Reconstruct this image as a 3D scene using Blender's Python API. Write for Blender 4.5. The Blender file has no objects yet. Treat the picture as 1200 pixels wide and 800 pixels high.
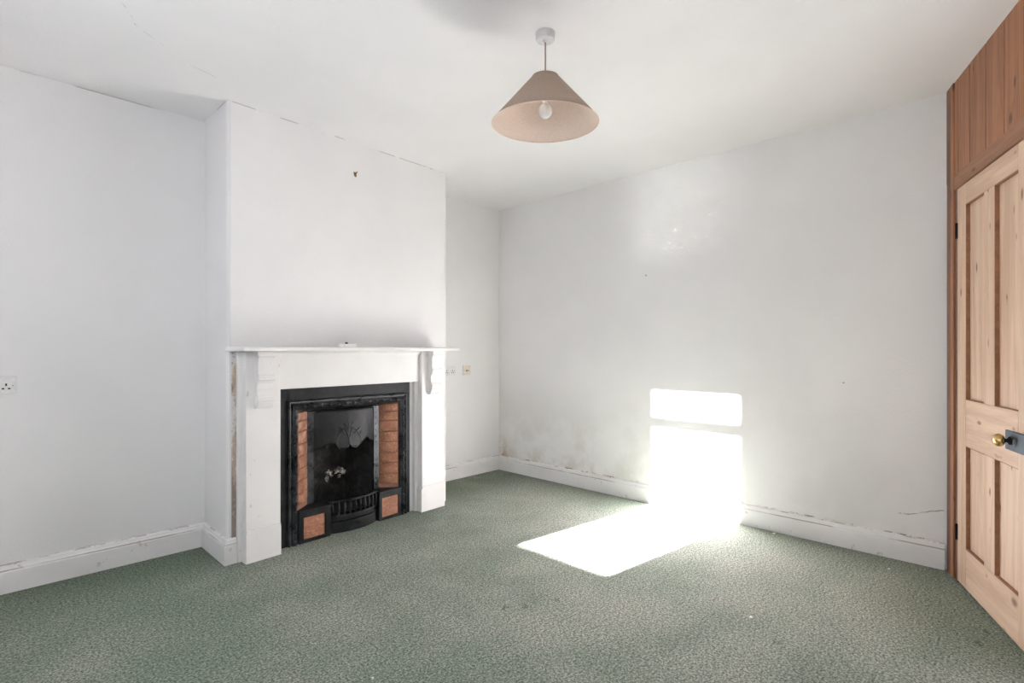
import bpy, bmesh, math, random
from mathutils import Vector, Matrix
random.seed(4)
sc = bpy.context.scene
COL = sc.collection
PI = math.pi
H = 1.2            # camera height
CEIL = 2.605

# ------------------------------------------------------------------ nodes
class N:
    """tiny node-graph builder"""
    def __init__(s, name):
        s.m = bpy.data.materials.new(name); s.m.use_nodes = True
        s.t = s.m.node_tree; s.n = s.t.nodes; s.l = s.t.links
        s.b = s.n['Principled BSDF']
        s._pos = None
    def node(s, typ, **kw):
        n = s.n.new(typ)
        for k, v in kw.items(): setattr(n, k, v)
        return n
    def put(s, sock, v):
        if hasattr(v, 'is_output'): s.l.new(v, sock)
        elif v is not None: sock.default_value = v
    def pos(s):
        if s._pos is None: s._pos = s.node('ShaderNodeNewGeometry').outputs['Position']
        return s._pos
    def obj(s): return s.node('ShaderNodeTexCoord').outputs['Object']
    def math(s, op, a, b=0.0, c=0.0, clamp=False):
        n = s.node('ShaderNodeMath', operation=op, use_clamp=clamp)
        s.put(n.inputs[0], a); s.put(n.inputs[1], b); s.put(n.inputs[2], c)
        return n.outputs[0]
    def vm(s, op, a, b=None, out=0, sc_=None):
        n = s.node('ShaderNodeVectorMath', operation=op)
        s.put(n.inputs[0], a)
        if b is not None: s.put(n.inputs[1], b)
        if sc_ is not None: s.put(n.inputs['Scale'], sc_)
        return n.outputs[out]
    def xyz(s, v):
        n = s.node('ShaderNodeSeparateXYZ'); s.put(n.inputs[0], v); return n.outputs
    def noise(s, vec, scale, detail=3, rough=.5, dist=0):
        n = s.node('ShaderNodeTexNoise'); s.put(n.inputs['Vector'], vec)
        n.inputs['Scale'].default_value = scale; n.inputs['Detail'].default_value = detail
        n.inputs['Roughness'].default_value = rough; n.inputs['Distortion'].default_value = dist
        return n.outputs[0]
    def voro(s, vec, scale, rnd=1.0):
        n = s.node('ShaderNodeTexVoronoi'); s.put(n.inputs['Vector'], vec)
        n.inputs['Scale'].default_value = scale; n.inputs['Randomness'].default_value = rnd
        return n.outputs['Distance']
    def ramp(s, f, a, b, lo=0.0, hi=1.0, smooth=True):
        n = s.node('ShaderNodeMapRange', interpolation_type='SMOOTHSTEP' if smooth else 'LINEAR')
        s.put(n.inputs[0], f)
        n.inputs[1].default_value = a; n.inputs[2].default_value = b
        n.inputs[3].default_value = lo; n.inputs[4].default_value = hi
        return n.outputs[0]
    def mix(s, f, a, b, mode='MIX'):
        n = s.node('ShaderNodeMix', data_type='RGBA', blend_type=mode)
        s.put(n.inputs[0], f)
        s.put(n.inputs[6], c4(a)); s.put(n.inputs[7], c4(b))
        return n.outputs[2]
    def scale(s, vec, v):
        return s.vm('MULTIPLY', vec, v)
    def bump(s, h, strength=.3, dist=.01):
        n = s.node('ShaderNodeBump'); s.put(n.inputs['Height'], h)
        n.inputs['Strength'].default_value = strength; n.inputs['Distance'].default_value = dist
        s.l.new(n.outputs[0], s.b.inputs['Normal'])
    def set(s, col=None, rough=None, metal=None, **kw):
        if col is not None: s.put(s.b.inputs['Base Color'], c4(col))
        if rough is not None: s.put(s.b.inputs['Roughness'], rough)
        if metal is not None: s.put(s.b.inputs['Metallic'], metal)
        for k, v in kw.items(): s.put(s.b.inputs[k], v)
        return s.m
    def seg(s, p, a, b, w):
        """mask = 1 within w of segment a-b (3D), p = vector socket"""
        a = Vector(a); b = Vector(b); ab = b - a
        pa = s.vm('SUBTRACT', p, tuple(a))
        d = s.vm('DOT_PRODUCT', pa, tuple(ab), out=1)
        t = s.math('DIVIDE', d, ab.length_squared, clamp=True)
        near = s.vm('SCALE', tuple(ab), sc_=t)
        dist = s.vm('LENGTH', s.vm('SUBTRACT', pa, near), out=1)
        return s.ramp(dist, w * .4, w, 1, 0)

def c4(v):
    if isinstance(v, (tuple, list)) and len(v) == 3: return (*v, 1)
    return v

def mx(n, ms):
    r = ms[0]
    for m in ms[1:]: r = n.math('MAXIMUM', r, m)
    return r

# ------------------------------------------------------------------ materials
WALL = (.80, .80, .795)
def wall_mat(name, extra=None):
    n = N(name); p = n.pos()
    f = n.noise(p, 1.3, 3)
    col = n.mix(n.ramp(f, .3, .7), (.775, .765, .768), (.82, .810, .813))
    if extra: col = extra(n, p, col)
    h = n.math('ADD', n.noise(p, 90, 2), n.math('MULTIPLY', n.noise(p, 4, 3), 1.5))
    n.bump(h, .12, .01)
    return n.set(col, .85)

def ex_right(n, p, col):
    x, y, z = n.xyz(p)
    # general damp fading up from the skirting
    nz = n.noise(p, 2.2, 5, .6)
    up = n.ramp(z, .2, 1.0, 1, 0)
    far = n.ramp(y, .2, 3.2, .35, 1)
    dm = n.math('MULTIPLY', n.math('MULTIPLY', up, n.ramp(nz, .42, .62)), far)
    col = n.mix(n.math('MULTIPLY', dm, .62), col, (.60, .585, .545))
    nz2 = n.noise(p, 5.5, 4, .65)
    low = n.math('MULTIPLY', n.ramp(z, .14, .36, 1, 0), n.ramp(nz2, .47, .62))
    low = n.math('MULTIPLY', low, n.ramp(y, 1.9, 3.0, .12, 1))
    col = n.mix(n.math('MULTIPLY', low, .42), col, (.50, .44, .35))
    # corner stain
    cs = n.math('MULTIPLY', n.ramp(y, 3.60, 3.76, 0, 1), n.ramp(z, .17, .38, 1, 0))
    cs = n.math('MULTIPLY', cs, n.ramp(nz2, .35, .55))
    col = n.mix(n.math('MULTIPLY', cs, .8), col, (.45, .30, .17))
    # broken paint along skirting top
    ln = n.math('MULTIPLY', n.ramp(z, .144, .153, 1, 0), n.ramp(n.noise(p, 11, 5, .75), .49, .60))
    col = n.mix(n.math('MULTIPLY', ln, .85), col, (.20, .13, .09))
    wob = n.vm('ADD', p, n.vm('SCALE', n.vm('SUBTRACT', n.node_noisecol(p, 14), (.5, .5, .5)), sc_=.03))
    cr = mx(n, [n.seg(wob, (3.715, .505, .262), (3.715, .45, .268), .004),
                n.seg(wob, (3.715, .45, .268), (3.715, .40, .292), .004),
                n.seg(wob, (3.715, .40, .292), (3.715, .30, .318), .004)])
    col = n.mix(n.math('MULTIPLY', cr, .7), col, (.25, .24, .23))
    dot = mx(n, [n.seg(p, (3.715, 2.13, 1.79), (3.715, 2.131, 1.79), .008),
                 n.seg(p, (3.715, .78, 1.0), (3.715, .781, 1.0), .006)])
    col = n.mix(dot, col, (.3, .28, .27))
    return col

def node_noisecol(s, vec, scale):
    n = s.node('ShaderNodeTexNoise'); s.put(n.inputs['Vector'], vec)
    n.inputs['Scale'].default_value = scale; n.inputs['Detail'].default_value = 3
    return n.outputs[1]
N.node_noisecol = node_noisecol

def ex_left(n, p, col):
    x, y, z = n.xyz(p)
    nz = n.noise(p, 12, 4, .6)
    ln = n.math('MULTIPLY', n.ramp(z, .142, .147, 1, 0), n.ramp(nz, .46, .6))
    col = n.mix(n.math('MULTIPLY', ln, .6), col, (.25, .22, .19))
    tp = n.math('MULTIPLY', n.ramp(z, 2.597, 2.602, 0, 1), n.ramp(n.noise(p, 4, 3), .45, .55))
    col = n.mix(n.math('MULTIPLY', tp, .7), col, (.2, .19, .18))
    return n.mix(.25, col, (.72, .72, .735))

def ex_breast(n, p, col):
    o = n.obj(); s, d, z = n.xyz(o)     # breast frame: x along, z up
    band = n.math('MULTIPLY', n.ramp(s, .018, .024, 0, 1), n.ramp(s, .075, .08, 1, 0))
    band = n.math('MULTIPLY', band, n.ramp(z, 1.188, 1.19, 1, 0))
    band = n.math('MULTIPLY', band, n.ramp(d, -.01, .02, 1, 0))
    v = n.scale(o, (1.0, 1.0, .55))
    nz = n.noise(v, 16, 5, .65)
    low = n.ramp(z, .15, 1.15, .21, -.08)
    k = n.math('ADD', nz, low)
    pl = n.mix(n.ramp(k, .47, .53), (.62, .60, .58), (.40, .27, .17))
    pl = n.mix(n.ramp(k, .57, .63), pl, (.13, .05, .02))
    pl = n.mix(n.ramp(n.noise(o, 45, 4, .6), .56, .62), pl, (.30, .20, .12))
    col = n.mix(band, col, pl)
    tan = n.seg(n.scale(o, (1, 0, .55)), (.055, 0, 1.04 * .55), (.055, 0, 1.08 * .55), .035)
    col = n.mix(n.math('MULTIPLY', tan, .75), col, (.45, .32, .17))
    crk = n.math('MULTIPLY', n.ramp(s, .012, .0135, 0, 1), n.math('MULTIPLY', n.ramp(s, .0165, .018, 1, 0), n.ramp(d, -.01, .01, 1, 0)))
    col = n.mix(n.math('MULTIPLY', crk, .4), col, (.3, .29, .28))
    tp = n.math('MULTIPLY', n.ramp(z, 2.597, 2.602, 0, 1), n.ramp(n.noise(p, 5, 3), .5, .55))
    col = n.mix(n.math('MULTIPLY', tp, .5), col, (.2, .19, .18))
    return col

def ex_ceiling(n, p, col):
    wob = n.vm('ADD', p, n.vm('SCALE', n.vm('SUBTRACT', n.node_noisecol(p, 9), (.5, .5, .5)), sc_=.04))
    pts = CRACKS
    ms = [n.seg(wob, a, b, w) for a, b, w in pts]
    cr = n.math('MULTIPLY', mx(n, ms), n.ramp(n.noise(p, 6, 3), .38, .52))
    col = n.mix(n.math('MULTIPLY', cr, .55), col, (.35, .33, .31))
    return col

CRACKS = [((.36, 2.52, CEIL), (.50, 2.75, CEIL), .004), ((.50, 2.75, CEIL), (.76, 2.95, CEIL), .003),
          ((.76, 2.95, CEIL), (1.05, 3.02, CEIL), .003), ((1.05, 3.02, CEIL), (1.06, 3.16, CEIL), .005)]

def carpet_mat():
    n = N('green_carpet'); p = n.pos(); x, y, z = n.xyz(p)
    big = n.noise(p, 1.1, 4, .55)
    med = n.noise(p, 3.3, 4, .6, .4)
    k = n.math('ADD', n.math('MULTIPLY', big, .6), n.math('MULTIPLY', med, .4))
    col = n.mix(n.ramp(n.math('ADD', k, n.ramp(x, .6, 2.6, -.06, .05)), .36, .66), CG, CB)  # paler along x: bounce light near the sun patch put into the colour
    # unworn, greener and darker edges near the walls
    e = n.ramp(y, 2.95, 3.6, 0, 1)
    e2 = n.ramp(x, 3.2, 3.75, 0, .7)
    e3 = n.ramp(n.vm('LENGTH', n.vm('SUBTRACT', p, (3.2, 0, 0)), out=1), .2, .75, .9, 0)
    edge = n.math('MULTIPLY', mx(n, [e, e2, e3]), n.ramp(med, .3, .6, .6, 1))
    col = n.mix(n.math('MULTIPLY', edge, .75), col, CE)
    sp = n.noise(p, 120, 4, .75)
    sp2 = n.noise(p, 60, 3, .6)
    m = n.math('MULTIPLY', n.ramp(sp, .33, .67, .42, 1.62), n.ramp(sp2, .3, .7, .80, 1.2))
    col = n.vm('SCALE', col, sc_=m)
    # small dark marks
    wob = n.vm('ADD', p, n.vm('SCALE', n.vm('SUBTRACT', n.node_noisecol(p, 60), (.5, .5, .5)), sc_=.05))
    ms = [n.seg(wob, (px, py, 0), (px + .02, py + .01, 0), .016) for px, py in MARKS]
    col = n.mix(n.math('MULTIPLY', mx(n, ms), .42), col, (.03, .04, .035))
    n.bump(n.math('ADD', n.math('MULTIPLY', sp, .6), n.math('MULTIPLY', n.noise(p, 350, 2, .6), .6)), .8, .012)
    return n.set(col, .98, **{'Specular IOR Level': .1})
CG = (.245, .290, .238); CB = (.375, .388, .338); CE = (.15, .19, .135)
MARKS = [(1.72, 1.72), (1.80, 1.66), (1.95, 1.60), (2.3, .72), (3.0, .1), (2.86, .12)]

def paint_mat(name, c=(.82, .805, .80), rough=.38, dirt=.0):
    n = N(name); p = n.pos(); o = n.obj()
    f = n.noise(p, 3, 3)
    col = n.mix(n.ramp(f, .35, .65), tuple(v * .95 for v in c), c)
    sc_ = n.ramp(n.noise(n.scale(p, (1, 1, .6)), 22, 5, .7), .66, .71, 0, .5 + dirt)
    col = n.mix(sc_, col, (.45, .40, .34))
    n.bump(n.noise(p, 35, 3), .06, .01)
    return n.set(col, rough)

def skirt_mat():
    n = N('skirting_paint'); p = n.pos(); x, y, z = n.xyz(p)
    col = n.mix(n.ramp(n.noise(p, 4, 3), .35, .65), (.76, .745, .745), (.80, .79, .795))
    sc_ = n.ramp(n.noise(p, 16, 6, .7), .62, .68, 0, .55)
    col = n.mix(sc_, col, (.42, .37, .31))
    g = n.math('MULTIPLY', n.ramp(n.math('ABSOLUTE', n.math('SUBTRACT', z, .112)), .002, .005, 1, 0), n.ramp(n.noise(p, 3.3, 4), .42, .55, .12, .75))
    col = n.mix(g, col, (.32, .27, .22))
    tp = n.math('MULTIPLY', n.ramp(z, .134, .139, 0, 1), n.ramp(n.noise(p, 8, 5, .7), .5, .6, 0, .55))
    col = n.mix(tp, col, (.22, .15, .10))
    n.bump(n.noise(p, 25, 3), .08, .01)
    return n.set(col, .45)

def wood_mat(name, c1, c2, axis='z', knots=.5, rough=.55, kcol=(.18, .07, .03), sc0=1.0):
    n = N(name); o = n.obj()
    st = {'z': (14, 14, .9), 'x': (.9, 14, 14)}[axis]
    inf = n.node('ShaderNodeObjectInfo').outputs['Random']
    off = n.node('ShaderNodeCombineXYZ'); n.put(off.inputs[0], n.math('MULTIPLY', inf, 17.0)); n.put(off.inputs[2], n.math('MULTIPLY', inf, 9.0))
    v0 = n.vm('ADD', o, off.outputs[0])
    # knot distances warp the grain
    kv = n.scale(v0, (4.0 * sc0, 0, 2.6 * sc0)) if axis == 'z' else n.scale(v0, (2.6 * sc0, 0, 4.0 * sc0))
    kd = n.voro(kv, 1.0)
    warp = n.ramp(kd, 0, .28, .35, 0)
    g = n.noise(n.vm('ADD', n.scale(v0, st), n.node_comb(warp)), 1.6, 5, .6, .6)
    fine = n.noise(n.scale(v0, tuple(k * 5 for k in st)), 2.0, 3, .6)
    k = n.math('ADD', n.math('MULTIPLY', g, .75), n.math('MULTIPLY', fine, .25))
    col = n.mix(n.ramp(k, .35, .65), c1, c2)
    ks = n.scale(v0, (13, 0, 5)) if axis == 'z' else n.scale(v0, (5, 0, 13))
    kd2 = n.voro(ks, 1.0)
    gate = n.ramp(n.noise(v0, 5, 2), .44, .50)
    km = n.math('MAXIMUM', n.ramp(kd, .03, .10, knots, 0), n.math('MULTIPLY', n.ramp(kd2, .07, .17, knots, 0), gate))
    col = n.mix(km, col, kcol)
    n.bump(k, .12, .004)
    return n.set(col, rough)
def node_comb(s, f):
    c = s.node('ShaderNodeCombineXYZ')
    for i in range(3): s.put(c.inputs[i], f)
    return c.outputs[0]
N.node_comb = node_comb

def iron_mat(name='black_iron', c=(.022, .023, .025), r0=.38, r1=.62, soot=0.0, b=.18, fleck=.3):
    n = N(name); o = n.obj()
    f = n.noise(o, 9, 5, .65)
    col = n.mix(n.ramp(f, .4, .7), tuple(v * .55 for v in c), tuple(v * 1.5 for v in c))
    col = n.mix(n.ramp(n.noise(o, 40, 5, .7), .60, .72, 0, fleck), col, (.10, .10, .105))
    n.bump(n.noise(o, 60, 4, .6), b, .006)
    return n.set(col, n.ramp(f, .3, .7, r0, r1), .55)

def tile_mat():
    n = N('terracotta_tile'); o = n.obj(); p = n.pos()
    inf = n.node('ShaderNodeObjectInfo').outputs['Random']
    f = n.noise(p, 14, 4, .6, .8)
    a = n.mix(n.ramp(f, .35, .65), (.31, .13, .075), (.44, .20, .12))
    a = n.mix(n.ramp(n.noise(p, 38, 5, .6, 1.5), .52, .68, 0, .6), a, (.66, .42, .30))
    n.bump(n.noise(p, 30, 3), .12, .01)
    return n.set(a, .32)

def simple(name, col, rough=.5, metal=0.0, **kw):
    n = N(name); o = n.obj()
    c = n.mix(n.ramp(n.noise(o, 40, 3), .3, .7), tuple(v * .93 for v in col), tuple(min(1, v * 1.05) for v in col))
    return n.set(c, rough, metal, **kw)

M = {}
M['wall'] = wall_mat('wall_paint')
M['wall_right'] = wall_mat('wall_paint_damp', ex_right)
M['wall_left'] = wall_mat('wall_paint_left', ex_left)
M['breast'] = wall_mat('chimney_paint', ex_breast)
M['ceiling'] = wall_mat('ceiling_paint', ex_ceiling)
M['carpet'] = carpet_mat()
M['gloss'] = paint_mat('white_gloss')
M['skirt'] = skirt_mat()
PL1, PL2 = (.58, .385, .26), (.73, .53, .39)
M['pine_v'] = wood_mat('stripped_pine_upright', PL1, PL2, 'z', .85, .5, (.16, .06, .03))
M['pine_h'] = wood_mat('stripped_pine_level', PL1, PL2, 'x', .8, .5, (.16, .06, .03))
M['stain_v'] = wood_mat('stained_pine_upright', (.27, .105, .044), (.42, .18, .08), 'z', .8, .45, (.05, .015, .008))
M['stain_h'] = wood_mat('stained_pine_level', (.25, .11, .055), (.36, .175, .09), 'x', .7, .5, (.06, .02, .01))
M['stain_dark'] = wood_mat('stained_pine_dark', (.13, .05, .024), (.23, .095, .045), 'z', .9, .45, (.03, .01, .006))
M['iron'] = iron_mat()
M['iron_shiny'] = iron_mat('worn_black_iron', (.04, .043, .048), .24, .38, b=.05, fleck=0.12)
M['soot'] = iron_mat('sooty_iron', (.03, .03, .031), .6, .9, b=.6)
M['tile'] = tile_mat()
M['grout'] = simple('dark_joint', (.28, .14, .09), .8)
M['dark'] = simple('near_black', (.008, .008, .008), .9)
M['ash'] = None
n = N('sooty_brick'); o = n.obj(); f = n.noise(o, 12, 5, .7)
M['brick'] = n.set(n.mix(n.ramp(f, .4, .7), (.010, .010, .010), (.045, .042, .04)), .95); n.bump(f, .8, .03)
n = N('flaked_brick'); o = n.obj(); f = n.noise(o, 28, 5, .7)
M['ash'] = n.set(n.mix(n.ramp(f, .42, .6), (.20, .16, .15), (.90, .86, .83)), .9); n.bump(f, .8, .03)
M['brass'] = simple('brass', (.62, .42, .16), .22, 1.0)
M['brass_dull'] = simple('dull_brass', (.30, .20, .07), .4, 1.0)
M['lock'] = simple('grey_steel', (.08, .105, .13), .35, .85)
M['chrome'] = simple('pale_steel', (.6, .6, .6), .3, 1.0)
M['plastic'] = simple('white_plastic', (.74, .735, .735), .35); M['grey_plastic'] = simple('grey_white_plastic', (.62, .615, .61), .4); M['white_case'] = simple('bright_plastic', (.92, .92, .93), .3)
M['cream'] = simple('cream_plastic', (.72, .66, .58), .4)
M['shade_out'] = None
def fabric(name, col, tr):
    n = N(name); o = n.obj()
    w = n.noise(n.scale(o, (1, 1, 1)), 260, 2, .5)
    c = n.mix(n.ramp(w, .3, .7), tuple(v * .9 for v in col), tuple(v * 1.06 for v in col))
    n.set(c, .9); n.bump(w, .2, .002)
    t = n.node('ShaderNodeBsdfTranslucent'); n.put(t.inputs[0], c)
    mxs = n.node('ShaderNodeMixShader'); mxs.inputs[0].default_value = tr
    n.l.new(n.b.outputs[0], mxs.inputs[1]); n.l.new(t.outputs[0], mxs.inputs[2])
    n.l.new(mxs.outputs[0], n.n['Material Output'].inputs[0])
    return n.m
M['shade_out'] = fabric('taupe_fabric', (.44, .34, .275), .12)
M['shade_in'] = fabric('peach_lining', (.84, .68, .585), .16)
n = N('pearl_glass'); M['bulb'] = n.set((.95, .95, .95), .06, 0, **{'Transmission Weight': .3, 'IOR': 1.3, 'Coat Weight': .6})

# ------------------------------------------------------------------ mesh helpers
def box(bm, x0, x1, y0, y1, z0, z1):
    if x0 > x1: x0, x1 = x1, x0
    if y0 > y1: y0, y1 = y1, y0
    if z0 > z1: z0, z1 = z1, z0
    v = [bm.verts.new((x, y, z)) for x in (x0, x1) for y in (y0, y1) for z in (z0, z1)]
    for f in ((0, 1, 3, 2), (4, 6, 7, 5), (0, 4, 5, 1), (2, 3, 7, 6), (0, 2, 6, 4), (1, 5, 7, 3)):
        bm.faces.new([v[i] for i in f])

def prism(bm, pts, axis, a, b):
    """extrude 2D polygon pts. axis 'x': pts are (y,z); 'y': (x,z); 'z': (x,y)"""
    def mk(p, t):
        if axis == 'x': return (t, p[0], p[1])
        if axis == 'y': return (p[0], t, p[1])
        return (p[0], p[1], t)
    A = [bm.verts.new(mk(p, a)) for p in pts]; B = [bm.verts.new(mk(p, b)) for p in pts]
    k = len(pts)
    bm.faces.new(A); bm.faces.new(B[::-1])
    for i in range(k): bm.faces.new((A[i], B[i], B[(i + 1) % k], A[(i + 1) % k]))

def sweep(bm, path, prof, closed=False):
    """sweep profile [(offset to the left normal of path, z)] along 2D path with mitres"""
    k = len(path); rows = []
    P = [Vector(p[:2]) for p in path]
    for i in range(k):
        ds = []
        if i > 0 or closed: ds.append((P[i] - P[i - 1]).normalized())
        if i < k - 1 or closed: ds.append((P[(i + 1) % k] - P[i]).normalized())
        ns = [Vector((-d.y, d.x)) for d in ds]
        m = sum(ns, Vector((0, 0))).normalized(); m = m / max(.3, m.dot(ns[0]))
        rows.append([bm.verts.new((P[i].x + m.x * o, P[i].y + m.y * o, z)) for o, z in prof])
    q = len(prof)
    for i in range(k - (0 if closed else 1)):
        a, b = rows[i], rows[(i + 1) % k]
        for j in range(q): bm.faces.new((a[j], a[(j + 1) % q], b[(j + 1) % q], b[j]))
    if not closed:
        bm.faces.new(rows[0]); bm.faces.new(rows[-1][::-1])

def lathe(bm, prof, seg=48, mat=Matrix.Identity(4), cap=True):
    rows = []
    for r, z in prof:
        if r < 1e-6: rows.append([bm.verts.new(mat @ Vector((0, 0, z)))])
        else: rows.append([bm.verts.new(mat @ Vector((r * math.cos(2 * PI * i / seg), r * math.sin(2 * PI * i / seg), z))) for i in range(seg)])
    for a, b in zip(rows, rows[1:]):
        for i in range(seg):
            j = (i + 1) % seg
            if len(a) == 1 and len(b) == 1: continue
            if len(a) == 1: bm.faces.new((a[0], b[j], b[i]))
            elif len(b) == 1: bm.faces.new((a[i], a[j], b[0]))
            else: bm.faces.new((a[i], a[j], b[j], b[i]))

def tube(bm, pts, r, seg=10, closed=False):
    P = [Vector(p) for p in pts]; rows = []; k = len(P)
    up = Vector((0, 0, 1))
    prev = None
    for i in range(k):
        if closed: d = (P[(i + 1) % k] - P[i - 1]).normalized()
        else: d = (P[min(i + 1, k - 1)] - P[max(i - 1, 0)]).normalized()
        if prev is None:
            a = d.cross(up)
            if a.length < .05: a = d.cross(Vector((1, 0, 0)))
            a.normalize()
        else:
            a = (prev - d * prev.dot(d)).normalized()
        prev = a; b = d.cross(a)
        rr = r[i] if isinstance(r, (list, tuple)) else r
        rows.append([bm.verts.new(P[i] + a * rr * math.cos(2 * PI * j / seg) + b * rr * math.sin(2 * PI * j / seg)) for j in range(seg)])
    for i in range(k if closed else k - 1):
        A, B = rows[i], rows[(i + 1) % k]
        for j in range(seg): bm.faces.new((A[j], A[(j + 1) % seg], B[(j + 1) % seg], B[j]))
    if not closed:
        bm.faces.new(rows[0]); bm.faces.new(rows[-1][::-1])

def dome(bm, c, r, flat=.6, ny=-1, seg=8):
    """small half-ball stud facing local -y"""
    rows = []
    for t in (0, .35, .7):
        rr = r * math.cos(t * PI / 2); dy = ny * r * flat * math.sin(t * PI / 2)
        rows.append([bm.verts.new((c[0] + rr * math.cos(2 * PI * i / seg), c[1] + dy, c[2] + rr * math.sin(2 * PI * i / seg))) for i in range(seg)])
    tip = bm.verts.new((c[0], c[1] + ny * r * flat, c[2]))
    for a, b in zip(rows, rows[1:]):
        for i in range(seg): bm.faces.new((a[i], a[(i + 1) % seg], b[(i + 1) % seg], b[i]))
    for i in range(seg): bm.faces.new((rows[-1][i], rows[-1][(i + 1) % seg], tip))

def obj(name, bm, mat, parent=None, bevel=0, smooth=False, kind=None, loc=None, rotz=None, segs=2):
    bmesh.ops.recalc_face_normals(bm, faces=bm.faces)
    me = bpy.data.meshes.new(name); bm.to_mesh(me); bm.free()
    for m in (mat if isinstance(mat, list) else [mat]): me.materials.append(m)
    if smooth:
        for p in me.polygons: p.use_smooth = True
    o = bpy.data.objects.new(name, me); COL.objects.link(o)
    if parent: o.parent = parent
    if loc: o.location = loc
    if rotz is not None: o.rotation_euler = (0, 0, rotz)
    if bevel:
        b = o.modifiers.new('b', 'BEVEL'); b.width = bevel; b.segments = segs; b.limit_method = 'ANGLE'; b.angle_limit = math.radians(35)
        b.harden_normals = False
    if kind: o['kind'] = kind
    return o
def smooth_angle(o, ang=40):
    for p in o.data.polygons: p.use_smooth = True
    o.data.set_sharp_from_angle(angle=math.radians(ang))
    return o
def empty(name, loc, rz=0, label=None, cat=None, group=None, kind=None):
    o = bpy.data.objects.new(name, None); COL.objects.link(o)
    o.location = loc; o.rotation_euler = (0, 0, rz); o.empty_display_size = .1
    tag(o, label, cat, group, kind)
    return o
def tag(o, label=None, cat=None, group=None, kind=None):
    if label: o['label'] = label
    if cat: o['category'] = cat
    if group: o['group'] = group
    if kind: o['kind'] = kind
    return o
B = bmesh.new

# ------------------------------------------------------------------ room frames
S = .055; nn = math.hypot(1, S)
BD = Vector((1 / nn, S / nn)); BN = Vector((S / nn, -1 / nn)); A0 = Vector((1.0, 3.195))
BROT = math.atan(S)
def bw(s, d): v = A0 + BD * s + BN * d; return (v.x, v.y)       # breast frame -> world plan
P0 = Vector((3.69, .289)); TD = Vector((-.93842, -.3455)); TN = Vector((-.3455, .93842))
DROT = math.atan2(TD.y, TD.x)
def dw(t, d): v = P0 + TD * t + TN * d; return (v.x, v.y)
YL, YR, XR, XW = 3.61, 3.79, 3.715, -.5
BR = (2.633, 3.285)
SW = dw((P0.x - XW) / .93842, 0)       # door wall meets west wall

# floor / ceiling
bm = B(); box(bm, -.7, 4.0, -1.6, 4.1, -.12, 0)
obj('floor', bm, M['carpet'], kind='structure')
bm = B(); box(bm, -.7, 4.0, -1.6, 4.1, CEIL, CEIL + .1)
obj('ceiling', bm, M['ceiling'], kind='structure')
# walls
bm = B(); box(bm, -.6, 1.06, YL, YL + .3, 0, CEIL)
obj('wall_left', bm, M['wall_left'], kind='structure')
bm = B(); box(bm, 2.55, XR + .15, YR, YR + .1, 0, CEIL)
obj('wall_alcove', bm, M['wall'], kind='structure')
bm = B(); box(bm, XR, XR + .12, .27, YR + .05, 0, CEIL)
obj('wall_right', bm, M['wall_right'], kind='structure')
# chimney breast with fireplace opening, built in its own turned frame
def toB(x, y):
    v = Vector((x, y)) - A0; return (v.dot(BD), -v.dot(BN))
bm = B()
cL = [toB(1.0, 3.80), toB(1.0, 3.222), toB(1.004, 3.206), toB(1.012, 3.1957), (.31, 0), (.31, .5)]
prism(bm, cL, 'z', 0, CEIL)
rs = toB(*BR)
cR = [(1.27, 0), (rs[0] - .008, rs[1] + .0), (rs[0], rs[1] + .008), toB(2.633, 3.85), (1.27, .5)]
cR[1] = (rs[0] - .008, rs[1] * .995)
prism(bm, cR, 'z', 0, CEIL)
box(bm, .31, 1.27, 0, .5, .95, CEIL)
bmesh.ops.remove_doubles(bm, verts=bm.verts, dist=1e-5)
obj('wall_chimney', bm, M['breast'], kind='structure', loc=(A0.x, A0.y, 0), rotz=BROT)
# west wall (behind the viewer) with the window the sun comes through
WY0, WY1, WZ0, WZ1 = 1.915, 2.585, .861, 2.155
bm = B()
box(bm, XW - .1, XW, SW[1] - .3, WY0, 0, CEIL); box(bm, XW - .1, XW, WY1, YL + .1, 0, CEIL)
box(bm, XW - .1, XW, WY0, WY1, 0, WZ0 - .02); box(bm, XW - .1, XW, WY0, WY1, WZ1 + .02, CEIL)
obj('wall_rear', bm, M['wall'], kind='structure')
bm = B()
for a in ((WY0 - .05, WY0, WZ0 - .03, WZ1 + .03), (WY1, WY1 + .05, WZ0 - .03, WZ1 + .03), (WY0, WY1, WZ0 - .03, WZ0), (WY0, WY1, WZ1, WZ1 + .03), (WY0, WY1, 1.862, 1.962)):
    box(bm, XW - .015, XW + .015, *a)
obj('window_1', bm, M['gloss'], kind='structure')
# door wall, in its own frame (x = along from the corner, -y = into the room)
def dobj(name, bm, mat, **k): return obj(name, bm, mat, loc=(P0.x, P0.y, 0), rotz=DROT, **k)
bm = B(); box(bm, 1.02, 4.62, 0, .1, 0, CEIL); box(bm, -.2, 1.02, .06, .14, 0, CEIL)
dobj('wall_door_side', bm, M['wall'], kind='structure')

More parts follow.
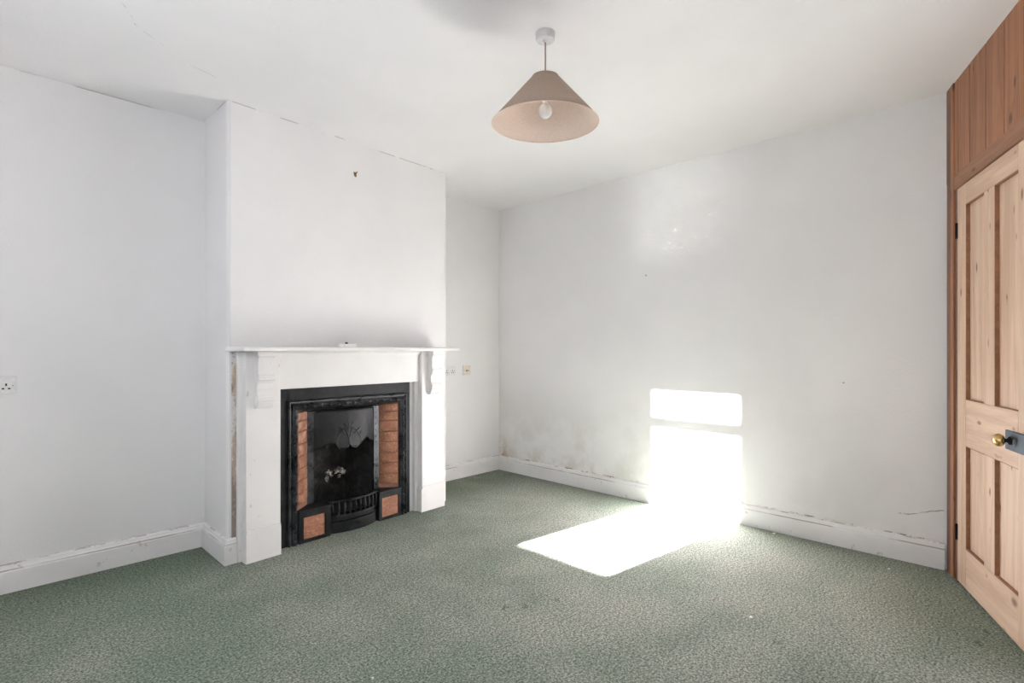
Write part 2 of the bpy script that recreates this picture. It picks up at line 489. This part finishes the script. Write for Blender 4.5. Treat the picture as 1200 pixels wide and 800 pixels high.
# panelling above the door: separate upright boards with v joints (one surface)
bm = B()
js = [-.03, .145, .297, .487, .674, .847, 1.02]
for a, b in zip(js, js[1:]):
    prism(bm, [(a, .05), (a, .022), (a + .0045, .004), (b - .0045, .004), (b, .022), (b, .05)], 'z', 2.10, CEIL)
dobj('wall_panelling', bm, M['stain_v'], kind='structure')
bm = B(); box(bm, -.005, .053, -.001, .05, 0, CEIL)
dobj('trim_1', bm, M['stain_dark'], kind='structure', bevel=.003)
bm = B(); box(bm, .055, .098, -.003, .05, 0, CEIL)
dobj('trim_2', bm, M['stain_v'], kind='structure', bevel=.004)
bm = B(); box(bm, .113, .146, .002, .05, 0, 2.04)
dobj('trim_3', bm, M['stain_dark'], kind='structure', bevel=.002)
bm = B(); box(bm, .100, .116, .012, .05, 0, CEIL)
dobj('trim_gap_shade', bm, M['dark'], kind='structure')  # near-black strip standing in for the shade in the gap between trims
bm = B(); box(bm, .113, 1.02, -.006, .045, 2.036, 2.113)
dobj('trim_4', bm, M['stain_h'], kind='structure', bevel=.004)
bm = B(); box(bm, .919, 1.02, -.006, .05, 0, 2.036)
dobj('trim_5', bm, M['stain_v'], kind='structure', bevel=.004)

# skirting boards
prof = [(0, 0), (.022, 0), (.022, .104), (.0195, .110), (.0195, .114), (.016, .118), (.013, .126), (.012, .133), (.006, .139), (0, .141)]
def skirting(name, path):
    bm = B(); sweep(bm, path, prof)
    return obj(name, bm, M['skirt'], kind='structure')
skirting('baseboard_left', [(1.0, YL), (XW, YL)])
skirting('baseboard_chimney', [bw(.043, 0), (1.0 - .0, 3.195), (1.0, YL)])
skirting('baseboard_alcove', [(XR, YR), (2.633, YR)])
skirting('baseboard_right', [(XR, .30), (XR, YR)])

# ------------------------------------------------------------------ door
door = empty('door_1', (P0.x, P0.y, 0), DROT, kind='structure')
def dp(name, m, b, bev=.0015, y0=0, y1=.036, par=None):
    bm = B(); box(bm, b[0], b[1], y0, y1, b[2], b[3]); return obj(name, bm, M[m], par or door, bevel=bev)
T = [.150, .259, .478, .587, .808, .915]; Z = [.012, .208, .722, .952, 1.926, 2.030]
dp('stile', 'pine_v', (T[0], T[1] - .0008, Z[0], Z[5])); dp('stile', 'pine_v', (T[4] + .0008, T[5], Z[0], Z[5]))
for a, b in ((0, 1), (2, 3), (4, 5)): dp('rail', 'pine_h', (T[1], T[4], Z[a], Z[b]))
for a, b in ((1, 2), (3, 4)): dp('muntin', 'pine_v', (T[2], T[3], Z[a] + .0008, Z[b] - .0008))
for a, b in ((1, 2), (3, 4)):
    for c, d in ((1, 2), (3, 4)):
        dp('panel', 'pine_v', (T[c] - .0, T[d] + .0, Z[a], Z[b]), 0, .017, .028)
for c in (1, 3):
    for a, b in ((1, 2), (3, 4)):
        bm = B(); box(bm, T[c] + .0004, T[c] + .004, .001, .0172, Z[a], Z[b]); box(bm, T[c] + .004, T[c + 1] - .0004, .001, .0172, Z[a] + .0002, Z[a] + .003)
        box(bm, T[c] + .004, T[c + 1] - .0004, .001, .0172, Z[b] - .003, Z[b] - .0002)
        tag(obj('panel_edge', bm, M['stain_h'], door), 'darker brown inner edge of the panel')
for z0 in (.221, 1.776):
    bm = B(); box(bm, .138, .156, -.002, .012, z0, z0 + .08); 
    tube(bm, [(.146, -.004, z0), (.146, -.004, z0 + .08)], .005, 8)
    tag(obj('hinge', bm, M['dark'], door), 'dark iron butt hinge')
lk = B(); box(lk, .718, .912, -.009, 0, .788, .868)
lock = tag(obj('lock_case', lk, M['lock'], door, bevel=.002), 'dark grey steel rim lock')
bm = B(); mt = Matrix.Translation((.802, -.009, .826)) @ Matrix.Rotation(PI / 2, 4, 'X') @ Matrix.Scale(1.6, 4, (0, 1, 0))
tube(bm, [mt @ Vector((.008 * math.cos(a * PI / 8), .008 * math.sin(a * PI / 8), .001)) for a in range(16)], .0016, 6, closed=True)
obj('keyhole_ring', bm, M['chrome'], lock, smooth=True)
bm = B(); mt = Matrix.Translation((.764, -.008, .828)) @ Matrix.Rotation(PI / 2, 4, 'X')
lathe(bm, [(0, 0), (.017, 0), (.017, .004), (.010, .008), (.007, .014), (.007, .022), (.010, .026), (0, .026)], 24, mt)
obj('knob_neck', bm, M['dark'], lock, smooth=True)
bm = B()
lathe(bm, [(0, .016), (.009, .0165)] + [(.0265 * math.cos(t),   .037 + .020 * math.sin(t)) for t in [(-70 + i * 10) * PI / 180 for i in range(16)]] + [(0, .057)], 32, mt)
tag(obj('door_knob', bm, M['brass'], door, smooth=True), 'round polished brass knob')

# ------------------------------------------------------------------ fireplace surround
sur = empty('fireplace_surround', (A0.x, A0.y, 0), BROT, 'white painted wooden fireplace surround with mantel shelf and corbels around the black iron grate', 'fireplace surround')
def sp(name, b, bev=.003, par=None, mat='gloss'):
    bm = B(); box(bm, b[0], b[1], -b[3], -b[2], b[4], b[5]); return obj(name, bm, M[mat], par or sur, bevel=bev)
sp('backing_board', (.045, .288, .001, .03, 0, 1.19)); sp('backing_board', (1.297, 1.545, .001, .03, 0, 1.19))
sp('frieze', (.262, 1.322, .0305, .05, .966, 1.19))
# frieze sits in front of backing boards; pilasters
for s0, s1 in ((.068, .260), (1.324, 1.529)):
    pil = sp('pilaster', (s0, s1, .0305, .08, .186, 1.19), .003)
    bm = B()
    e = .004 if s0 < 1 else .012
    prism(bm, [(s0 - e, 0), (s1 + e, 0), (s1 + e, .165), (s1 + .001, .186), (s0 - .001, .186), (s0 - e, .165)], 'y', -.090, -.0305)
    obj('plinth', bm, M['gloss'], pil, bevel=.003)
# mantel shelf with moulding
bm = B(); box(bm, -.012, 1.548, -.25, -.001, 1.192, 1.217)
obj('mantel_shelf', bm, M['gloss'], sur, bevel=.006, segs=3)
bm = B(); prism(bm, [(-.0505, 1.191), (-.0505, 1.166), (-.058, 1.166), (-.062, 1.178), (-.075, 1.191)], 'x', .262, 1.322)
obj('bed_moulding', bm, M['gloss'], sur)
# corbels
def corbel(sc_):
    w = .047
    d = .0805
    pr_ = [(-d, 1.191), (-.150, 1.191), (-.150, 1.166), (-.140, 1.162), (-.132, 1.155), (-.129, 1.13), (-.128, 1.085), (-.129, 1.062), (-.137, 1.058), (-.139, 1.048), (-.134, 1.040), (-.136, 1.030), (-.128, 1.026),
           (-.119, 1.010), (-.113, .985), (-.114, .962), (-.121, .945), (-.129, .940), (-.131, .930), (-.126, .924), (-.129, .914), (-.122, .908), (-.118, .895), (-.108, .878), (-.096, .868), (-d, .866)]
    bm = B(); prism(bm, pr_, 'x', sc_ - w, sc_ + w)
    o = obj('corbel', bm, M['gloss'], sur, bevel=.0015)
    bm = B(); box(bm, sc_ - .062, sc_ + .066, -.158, -.0805, 1.166, 1.1915)
    obj('corbel_cap', bm, M['gloss'], o, bevel=.002)
    return o
corbel(.161); corbel(1.427)

# ------------------------------------------------------------------ cast iron insert
ins = empty('cast_iron_fireplace', (A0.x, A0.y, 0), BROT, 'black cast iron fireplace insert with terracotta tiled cheeks and bow fronted grate', 'fireplace')
def ip(name, bm, mat='iron', par=None, bev=0, **k): return obj(name, bm, M[mat], par or ins, bevel=bev, **k)
F0, F1, FZ = .342, 1.234, .887       # moulded frame outer
I0, I1, IZ = .402, 1.174, .828       # inner edge
# flat outer plate
bm = B()
box(bm, .291, F0 + .01, -.004, .02, 0, .964); box(bm, F1 - .01, 1.268, -.004, .02, 0, .964); box(bm, F0, F1, -.004, .02, FZ - .01, .964)
ip('back_plate', bm)
bm = B(); box(bm, 1.268, 1.297, .03, .05, 0, .964); ip('gap_shade', bm, 'dark')  # near-black sheet painting the shade inside the open gap beside the plate
# moulded frame: sweep profile around 3 sides with mitres
prf = [(0, .004), (.0, -.018), (.006, -.024), (.012, -.022), (.016, -.012), (.022, -.012), (.026, -.020), (.040, -.028), (.050, -.022), (.056, -.012), (.060, -.010), (.060, .004)]
def frame_sweep(bm, x0, x1, zt, prf, zb=0):
    rows = []
    for (cx, cz, dx, dz) in ((x0, zb, 1, 0), (x0, zt, 1, -1), (x1, zt, -1, -1), (x1, zb, -1, 0)):
        rows.append([bm.verts.new((cx + dx * o, y, cz + dz * o)) for o, y in prf])
    q = len(prf)
    for a, b in zip(rows, rows[1:]):
        for j in range(q): bm.faces.new((a[j], a[(j + 1) % q], b[(j + 1) % q], b[j]))
    bm.faces.new(rows[0]); bm.faces.new(rows[-1][::-1])
bm = B(); frame_sweep(bm, F0, F1, FZ, prf)
def stud(x, y, z, r=.012): dome(bm, (x, y - .003, z), r, 1.0)
k = 15
for i in range(k): stud(F0 + .040 + (F1 - F0 - .08) * i / (k - 1), -.026, FZ - .040)
for i in range(1, 15):
    for x in (F0 + .040, F1 - .040): stud(x, -.026, FZ - .040 - i * .0585)
fr = ip('moulded_frame', bm, 'iron_shiny'); smooth_angle(fr, 30)

# tiled cheeks
CD = .08
IA, IB = .516, 1.051
def cheek(x0, x1):
    """tile panel from (x0, y=-.002) to (x1, y=CD)"""
    ux = Vector((x1 - x0, CD + .002)); L = ux.length; ux.normalize(); nx = Vector((ux.y, -ux.x))
    if nx.y > 0: nx = -nx
    def pt(a, n_, z): v = Vector((x0, -.002)) + ux * a + nx * n_; return (v.x, v.y, z)
    zz = [.236, .311, .386, .461, .536, .611, .686, .811]
    zz = [.232, .307, .383, .459, .535, .611, .691, .756, .812]
    bmb = B()
    vs = [bmb.verts.new(pt(a, n_, z)) for a in (0, L) for n_ in (-.012, -.002) for z in (.2, .83)]
    for f in ((0, 1, 3, 2), (4, 6, 7, 5), (0, 4, 5, 1), (2, 3, 7, 6), (0, 2, 6, 4), (1, 5, 7, 3)): bmb.faces.new([vs[i] for i in f])
    tp = ip('tile_panel', bmb, 'grout')
    bmt = B()
    for a, b in zip(zz, zz[1:]):
        q0, q1 = .008, L - .012
        bow = .003
        secs = [(a + .0012, 0), (a + .004, .003), ((a + b) / 2, .003 + bow), (b - .010, .004), (b - .004, .007), (b - .0012, 0)]
        rr = [[bmt.verts.new(pt(q, d, z)) for q in (q0, q0 + .003, q1 - .003, q1)] for z, d in secs]
        for r in rr:
            r[0].co = Vector(r[0].co) - Vector((nx.x, nx.y, 0)) * .003; r[3].co = Vector(r[3].co) - Vector((nx.x, nx.y, 0)) * .003
        for r, s_ in zip(rr, rr[1:]):
            for i in range(3): bmt.faces.new((r[i], r[i + 1], s_[i + 1], s_[i]))
    o = ip('tiles', bmt, 'tile', tp); smooth_angle(o, 50); tag(o, 'column of orange brown terracotta tiles')
cheek(I0 + .004, IA); cheek(I1 - .004, IB)

# fire frame: beaded strips and lintel
def strip(x0, x1):
    bm = B(); box(bm, x0, x1, CD - .004, CD + .02, .2, .825)
    for i in range(14): dome(bm, ((x0 + x1) / 2, CD - .003, .24 + i * .043), .0065, .9)
    o = ip('fire_frame', bm, 'iron_shiny'); smooth_angle(o, 40)
strip(IA - .002, .556); strip(1.014, IB + .002)
bm = B(); prism(bm, [(0.0, .832), (-.004, .824), (CD, .800), (CD + .02, .800), (.02, .832)], 'x', I0, I1); ip('lintel', bm, 'iron')
bm = B(); box(bm, .553, 1.017, CD - .004, CD + .02, .790, .825); ip('fire_frame', bm, 'iron', bev=.002)

# hood with shaped lower edge and raised tulip ornament
def hood_edge(s):
    # lower edge height as function of s
    if s < .585: return .548
    if s < .66:  return .548 + .028 * math.sin((s - .585) / .075 * PI / 2)
    if s < .705: return .576 - .014 * (s - .66) / .045
    if s < .87:
        c = .745 if s < .79 else .840
        r = .052
        if abs(s - c) < r: return .577 - math.sqrt(max(0, r * r - (s - c) ** 2)) * .85
        return .577
    if s < .95: return .545 + .045 * (s - .87) / .08 if s < .95 else .59
    return .590 - .035 * math.sin(min(1, (s - .95) / .04) * PI / 2)
bm = B(); nS = 92; nZ = 14; rows = []
for i in range(nS + 1):
    s = .557 + (1.013 - .557) * i / nS; zb = hood_edge(s); r = []
    for j in range(nZ + 1):
        t = j / nZ; z = zb + (.80 - zb) * t
        u_ = (s - .785) / .228; bulge = .045 * (1 - u_ * u_) * (1 - .55 * t) + .006
        r.append(bm.verts.new((s, CD + .004 - bulge, z)))
    rows.append(r)
for a, b in zip(rows, rows[1:]):
    for j in range(nZ): bm.faces.new((a[j], a[j + 1], b[j + 1], b[j]))
hd = ip('hood', bm, 'iron_hood' if 'iron_hood' in M else 'iron', smooth=True)
sm = hd.modifiers.new('s', 'SOLIDIFY'); sm.thickness = .006; sm.offset = -1
bm = B()
def hy(s): u_ = (s - .785) / .228; return CD + .004 - (.045 * (1 - u_ * u_) + .006)
for cx, sg in ((.745, 1), (.840, -1)):
    pts = []
    for i in range(40):
        a = i / 40 * 2 * PI
        # petal: round at the bottom, drawn up to a tip
        x = cx + .047 * math.cos(a) * (1 if math.sin(a) < 0 else (1 - .55 * math.sin(a) ** 1.5)) + sg * .018 * max(0, math.sin(a)) ** 2
        z = .583 + (.047 if math.sin(a) < 0 else .085) * math.sin(a)
        pts.append((x, hy(x) + .002 + .10 * max(0, z - .56), z))
    tube(bm, pts, .0048, 6, closed=True)
for (x0, z0, x1, z1) in ((.792, .60, .792, .71), (.785, .66, .755, .705), (.76, .63, .735, .68), (.80, .67, .83, .705), (.835, .63, .875, .665), (.865, .61, .89, .64)):
    tube(bm, [(x0 + (x1 - x0) * t, hy(x0) + .002 + .10 * max(0, z0 + (z1 - z0) * t - .56), z0 + (z1 - z0) * t) for t in (0, .33, .66, 1)], .0035, 6)
# scroll at the left of the edge
tube(bm, [(.640 + .012 * math.cos(a * .6) * (1 - a / 14), hy(.64) + .001, .563 + .016 * math.sin(a * .6) * (1 - a / 14)) for a in range(10)], .0035, 6)
ip('hood_ornament', bm, 'iron_shiny', hd, smooth=True)

# firebox
bm = B()
zb, zt = .02, .80
pl = [(.556, CD + .015), (.64, .33), (.93, .33), (1.014, CD + .015)]
lo = [bm.verts.new((x, y, zb)) for x, y in pl]; hi = [bm.verts.new((x, y - (.04 if y > .3 else 0), zt)) for x, y in pl]
for i in range(3): bm.faces.new((lo[i], lo[i + 1], hi[i + 1], hi[i]))
bm.faces.new(lo); bm.faces.new(hi[::-1])
bmesh.ops.subdivide_edges(bm, edges=bm.edges, cuts=6, use_grid_fill=True)
ip('firebox', bm, 'brick')
# pale flaked patches on the back of the firebox
def lump(c, r, sx, sz, seed):
    rnd = random.Random(seed); bm = B(); bmesh.ops.create_icosphere(bm, subdivisions=3, radius=1)
    for v in bm.verts:
        k = 1 + .35 * math.sin(v.co.x * 5 + seed) * math.cos(v.co.z * 6 + seed) + rnd.uniform(-.12, .12)
        v.co = Vector((c[0] + v.co.x * r * sx * k, c[1] + v.co.y * r * .35 * k, c[2] + v.co.z * r * sz * k))
    return bm
LUMPS = [(.80, .318, .325, .026, 1.0, .9), (.785, .32, .285, .020, .8, 1.3), (.825, .32, .30, .016, 1, 1), (.875, .318, .33, .032, 1.2, .8), (.915, .32, .315, .028, 1.0, .9), (.88, .32, .285, .018, 1, .9)]
for i, (x, y, z, r, a, b) in enumerate(LUMPS):
    ip('flaked_patch', lump((x, y, z), r, a, b, i + 2), 'ash')
ip('flaked_patch', lump((.99, .24, .27), .025, .6, 1.2, 9), 'soot')

# hobs
def hob(x0, x1):
    # front frame with tile window
    a, b, z0, z1 = x0 + .029, x1 - .036 if x0 < .8 else x1 - .022, .018, .157
    if x0 > .8: a = x0 + .022
    bm = B()
    box(bm, x0, a, -.022, -.002, 0, .185); box(bm, b, x1, -.022, -.002, 0, .185)
    box(bm, a, b, -.022, -.002, 0, z0); box(bm, a, b, -.022, -.002, z1, .185)
    box(bm, x0, x1, -.0019, CD, 0, .185)
    bmesh.ops.remove_doubles(bm, verts=bm.verts, dist=1e-5)
    h = ip('hob', bm, 'iron')
    bm = B(); box(bm, x0 - .004, x1 + .004, -.028, CD + .004, .185, .205)
    ip('hob_top', bm, 'iron', h, bev=.005)
    bm = B()
    for q0, q1 in ((z0 + .001, (z0 + z1) / 2 - .001), ((z0 + z1) / 2 + .001, z1 - .001)):
        box(bm, a + .001, b - .001, -.014, -.003, q0, q1)
    tag(ip('tiles', bm, 'tile', h, bev=.002), 'two small terracotta tiles set in the hob front')
hob(.408, .620); hob(.992, 1.180)

# grate: bow-fronted bars
def bow(s, mx_=.05, base=.0):
    u_ = (s - .806) / .186; return base - mx_ * (1 - u_ * u_)      # y (negative = into the room)
gr = B()
ss = [.620 + .372 * i / 24 for i in range(25)]
def rail(bm, z0, z1, th, m=.05, base=0.0):
    rows = []
    for s in ss:
        y = bow(s, m, base); rows.append([bm.verts.new(c) for c in ((s, y, z0), (s, y, z1), (s, y + th, z1), (s, y + th, z0))])
    for a, b in zip(rows, rows[1:]):
        for j in range(4): bm.faces.new((a[j], a[(j + 1) % 4], b[(j + 1) % 4], b[j]))
    bm.faces.new(rows[0]); bm.faces.new(rows[-1][::-1])
rail(gr, .203, .213, .02); rail(gr, .108, .118, .018)
g = ip('grate', gr, 'iron_shiny', bev=.002)
for i in range(10):
    s = .640 + .332 * i / 9
    bm = B(); y = bow(s) + .004
    tube(bm, [(s, y + .003, .112), (s, y - .002, .14), (s, y - .004, .17), (s, y, .208)], [.0055, .007, .007, .005], 8)
    obj('grate_bar', bm, M['iron_shiny'], g, smooth=True)
bm = B(); prism(bm, [(.62, .02), (.992, .02), (.92, .3), (.67, .3)], 'z', .112, .122); ip('grate_floor', bm, 'soot')
ac = B(); rail(ac, .0, .072, .03, .052, .008); rail(ac, .072, .104, .03, .036, .012)
a_ = ip('ash_cover', ac, 'iron', bev=.004)
bm = B(); tube(bm, [(.80, -.048, .045), (.80, -.060, .05), (.83, -.060, .05), (.83, -.048, .045)], .004, 6)
ip('lift_handle', bm, 'iron', a_, smooth=True)
bm = B(); box(bm, .97, .992, -.02, .0, .03, .055)

# ------------------------------------------------------------------ pendant lamp
LX, LY = 1.775, 1.517
lamp = empty('pendant_lamp', (LX, LY, CEIL), 0, 'pendant ceiling lamp with wide conical taupe fabric shade and peach lining', 'lamp')
bm = B(); lathe(bm, [(0, 0), (.044, 0), (.044, -.006), (.0415, -.010), (.0415, -.028), (.039, -.032), (.012, -.033), (.008, -.040), (0, -.040)], 48)
smooth_angle(obj('ceiling_rose', bm, M['grey_plastic'], lamp), 35)
bm = B(); tube(bm, [(0, 0, -.035), (.001, 0, -.12), (0, 0, -.215)], .0032, 10)
obj('cord', bm, simple('brown_flex', (.30, .22, .17), .6), lamp, smooth=True)
# shade, slightly tipped towards the window
sh0 = empty
ST, SB, RT, RB = -.194, -.397, .058, .2385
bm = B(); seg = 96
def ring(r, z): return [bm.verts.new((r * math.cos(2 * PI * i / seg), r * math.sin(2 * PI * i / seg), z)) for i in range(seg)]
hh = [(RT, ST), (RT + .3 * (RB - RT), ST + .3 * (SB - ST)), (RT + .65 * (RB - RT), ST + .65 * (SB - ST)), (RB, SB)]
out_ = [ring(r, z) for r, z in hh]; inn = [ring(r - .0022, z - .0004) for r, z in hh]
def stitch(A, Bq, mi):
    for i in range(seg):
        f = bm.faces.new((A[i], A[(i + 1) % seg], Bq[(i + 1) % seg], Bq[i])); f.material_index = mi; f.smooth = True
for a, b in zip(out_, out_[1:]): stitch(a, b, 0)
for a, b in zip(inn, inn[1:]): stitch(a, b, 1)
stitch(out_[-1], inn[-1], 0); stitch(out_[0], inn[0], 0)
shade = obj('lamp_shade', bm, [M['shade_out'], M['shade_in']], lamp)
ax = Vector((.6966, -.7175, 0))      # tip axis (screen-right direction is a plan direction)
piv = Vector((0, 0, ST))
TM = Matrix.Translation(piv) @ Matrix.Rotation(math.radians(2.5), 4, ax) @ Matrix.Translation(-piv)
shade.matrix_local = TM
for r, z, w in ((RB - .001, SB, .0022), (RT, ST, .002)):
    bm = B(); tube(bm, [(r * math.cos(2 * PI * i / seg), r * math.sin(2 * PI * i / seg), z) for i in range(seg)], w, 6, closed=True)
    obj('shade_trim', bm, M['shade_out'] if z == ST else M['shade_in'], shade, smooth=True)
bm = B()
tube(bm, [(.021 * math.cos(a * PI / 12), .021 * math.sin(a * PI / 12), ST - .006) for a in range(24)], .0018, 6, closed=True)
for k in range(3):
    a = k * 2 * PI / 3 + .5
    tube(bm, [(.021 * math.cos(a), .021 * math.sin(a), ST - .006), ((RT - .003) * math.cos(a), (RT - .003) * math.sin(a), ST - .003)], .0016, 6)
obj('shade_spider', bm, M['plastic'], shade, smooth=True)
bm = B(); lathe(bm, [(0, -.192), (.008, -.193), (.012, -.203), (.016, -.208), (.017, -.232), (.020, -.234), (.020, -.240), (.0155, -.243), (.0155, -.290), (.0125, -.302), (0, -.302)], 32)
smooth_angle(obj('bulb_holder', bm, M['plastic'], lamp), 35)
bm = B(); zc = -.3455
lathe(bm, [(.011, -.300), (.012, zc + .032)] + [(.0315 * math.cos(t), zc + .0315 * math.sin(t)) for t in [(65 - i * 11.07) * PI / 180 for i in range(14)]] + [(0, zc - .0315)], 40)
obj('bulb', bm, M['bulb'], lamp, smooth=True)

# ------------------------------------------------------------------ small things
def plate(name, xc, y, zc, w, h, label, cat, mat, kind):
    o = empty(name, (xc, y, zc - h / 2), 0, label, cat)
    bm = B(); box(bm, -w / 2, w / 2, -.009, 0, 0, h)
    obj('faceplate', bm, M[mat], o, bevel=.003)
    if kind == 'double':
        for cx in (-.0335, .0345):
            bm = B()
            for (hx, hz, a, b) in ((0, .046, .004, .006), (-.011, .0265, .006, .0035), (.011, .0265, .006, .0035)):
                box(bm, cx + hx - a / 1.3, cx + hx + a / 1.3, -.0096, -.0085, hz - b, hz + b)
            obj('pin_holes', bm, M['dark'], o)
            bm = B(); q = .024 * (1 if cx > 0 else -1)
            box(bm, cx + q - .0045, cx + q + .0045, -.0125, -.009, .034, .050)
            sw = obj('rocker_switch', bm, M['plastic'], o, bevel=.001)
            bm = B(); box(bm, cx + q - .002, cx + q + .002, -.0131, -.0124, .040, .043)
            obj('switch_mark', bm, M['dark'], sw)
    else:
        for cx in (-.008, .009):
            bm = B(); box(bm, cx - .005, cx + .005, -.0096, -.0085, .036, .050); obj('pin_hole', bm, M['dark'], o)
        for cx in (-.033, .033):
            bm = B(); lathe(bm, [(0, 0), (.003, 0), (.003, .001), (0, .0012)], 12, Matrix.Translation((cx, -.009, .043)) @ Matrix.Rotation(PI / 2, 4, 'X'))
            obj('screw', bm, M['brass_dull'], o)
    return o
plate('wall_socket', .085, YL, 1.027, .146, .089, 'white double plug socket on the wall left of the chimney breast', 'socket', 'plastic', 'double')
plate('wall_socket', 3.070, YR, 1.010, .146, .092, 'white double plug socket in the alcove beside the cream telephone socket', 'socket', 'plastic', 'double')
plate('telephone_socket', 3.281, YR, 1.008, .092, .092, 'small square cream telephone socket in the alcove beside the corner', 'socket', 'cream', 'tel')

# picture hook on the chimney breast
hk = empty('picture_hook', (*bw(.811, 0), 2.388), BROT, 'small brass picture hook high on the chimney breast', 'hook')
bm = B(); prism(bm, [(-.012, .012), (-.009, .016), (.009, .016), (.012, .012), (.008, -.006), (.003, -.014), (-.003, -.014), (-.008, -.006)], 'y', -.003, 0)
obj('hook_plate', bm, M['brass_dull'], hk, bevel=.0008)
bm = B(); tube(bm, [(0, -.003, -.008), (0, -.006, -.016), (0, -.014, -.018), (0, -.017, -.010), (0, -.015, -.004)], .0022, 8)
obj('hook_prong', bm, M['brass_dull'], hk, smooth=True)
bm = B(); tube(bm, [(0, 0, .002), (.004, -.020, .013)], .0018, 8); dome(bm, (.004, -.020, .013), .004, .5)
obj('pin', bm, M['dark'], hk, smooth=True)

# little white box on the mantel
bx = empty('plastic_box', (*bw(.640, .185), 1.217), BROT, 'small flat white plastic box with a dark knob lying on the mantel shelf', 'box')
bm = B(); box(bm, -.052, .052, -.022, .022, 0, .022); obj('case', bm, M['white_case'], bx, bevel=.003)
bm = B(); lathe(bm, [(0, .022), (.009, .022), (.009, .028), (.006, .032), (0, .033)], 16, Matrix.Translation((-.006, 0, 0)))
obj('knob', bm, simple('brown_knob', (.05, .02, .015), .5), bx, smooth=True)

# paint flakes on the carpet
def chip(x, y, r, label, seed):
    rnd = random.Random(seed); bm = B()
    pts = [(r * rnd.uniform(.5, 1.1) * math.cos(a), r * rnd.uniform(.4, .9) * math.sin(a)) for a in [i * PI / 3.5 for i in range(7)]]
    prism(bm, pts, 'z', 0, .004)
    o = obj('paint_flake', bm, M['gloss'], loc=(x, y, .001)); tag(o, label, 'paint flake')
chip(2.435, .87, .012, 'tiny pale paint flake on the carpet to the right of the sunlit patch', 1)
chip(3.655, 1.16, .014, 'white paint flake on the carpet against the right hand skirting board', 2)
chip(1.02, 1.70, .007, 'tiny white speck of paint on the open carpet in the foreground', 3)
chip(3.50, .52, .009, 'small pale paint flake on the carpet near the foot of the door post', 4)

# ------------------------------------------------------------------ camera
F = 615.0
cam = bpy.data.cameras.new('camera'); co = bpy.data.objects.new('camera', cam); COL.objects.link(co)
cam.sensor_width = 36; cam.lens = F * 36 / 1200; cam.clip_start = .02
cam.shift_y = 10 / 1200
ang = math.atan(597 / 615)
co.location = (0, 0, H); co.rotation_euler = (PI / 2, 0, ang - PI / 2)
sc.camera = co

# ------------------------------------------------------------------ light
def light(name, typ, loc, d, energy, col=(1, 1, 1), **k):
    l = bpy.data.lights.new(name, typ); l.energy = energy; l.color = col
    for a, v in k.items(): setattr(l, a, v)
    o = bpy.data.objects.new(name, l); COL.objects.link(o); o.location = loc
    o.rotation_euler = Vector(d).to_track_quat('-Z', 'Y').to_euler()
    return o
sd = Vector((1, -.12, -.3 * math.hypot(1, .12)))
light('sun', 'SUN', (-3, 2.6, 3), sd, 128, (1, .965, .985), angle=math.radians(.6))
light('west_fill', 'AREA', (-.47, .75, 1.45), (1, .25, 0), 13, (.90, .95, 1), shape='RECTANGLE', size=1.9, size_y=1.5)  # added soft fill from the west wall; no window opening here
light('sun_window_daylight', 'AREA', (-.46, 2.25, 1.5), (1, -.1, -.1), 8, (.88, .94, 1), shape='RECTANGLE', size=.66, size_y=1.25)
light('room_fill', 'AREA', (.2, -.55, 1.6), (.55, 1, .1), 7, (1, .985, .97), shape='RECTANGLE', size=1.6, size_y=1.6)
light('upward_fill', 'AREA', (.55, .35, .35), (.1, .1, 1), 5, (1, .98, .96), shape='RECTANGLE', size=1.2, size_y=1.2)  # added upward fill to brighten the ceiling, no real lamp there
light('sill_glint', 'AREA', (-.40, 2.25, .87), (4.1, -.36, 1.42), .55, (1, .98, .95), shape='RECTANGLE', size=.30, size_y=.05, spread=math.radians(15))  # added narrow lamp standing in for sun reflected up off the sill
w = bpy.data.worlds.new('world'); sc.world = w; w.use_nodes = True
w.node_tree.nodes['Background'].inputs[0].default_value = (.6, .75, 1, 1)
w.node_tree.nodes['Background'].inputs[1].default_value = 1.0
sc.view_settings.view_transform = 'Standard'
sc.view_settings.look = 'None'
sc.view_settings.exposure = -.07
sc.cycles.max_bounces = 10; sc.cycles.diffuse_bounces = 7
sc.cycles.use_denoising = True
sc.cycles.sample_clamp_indirect = 45
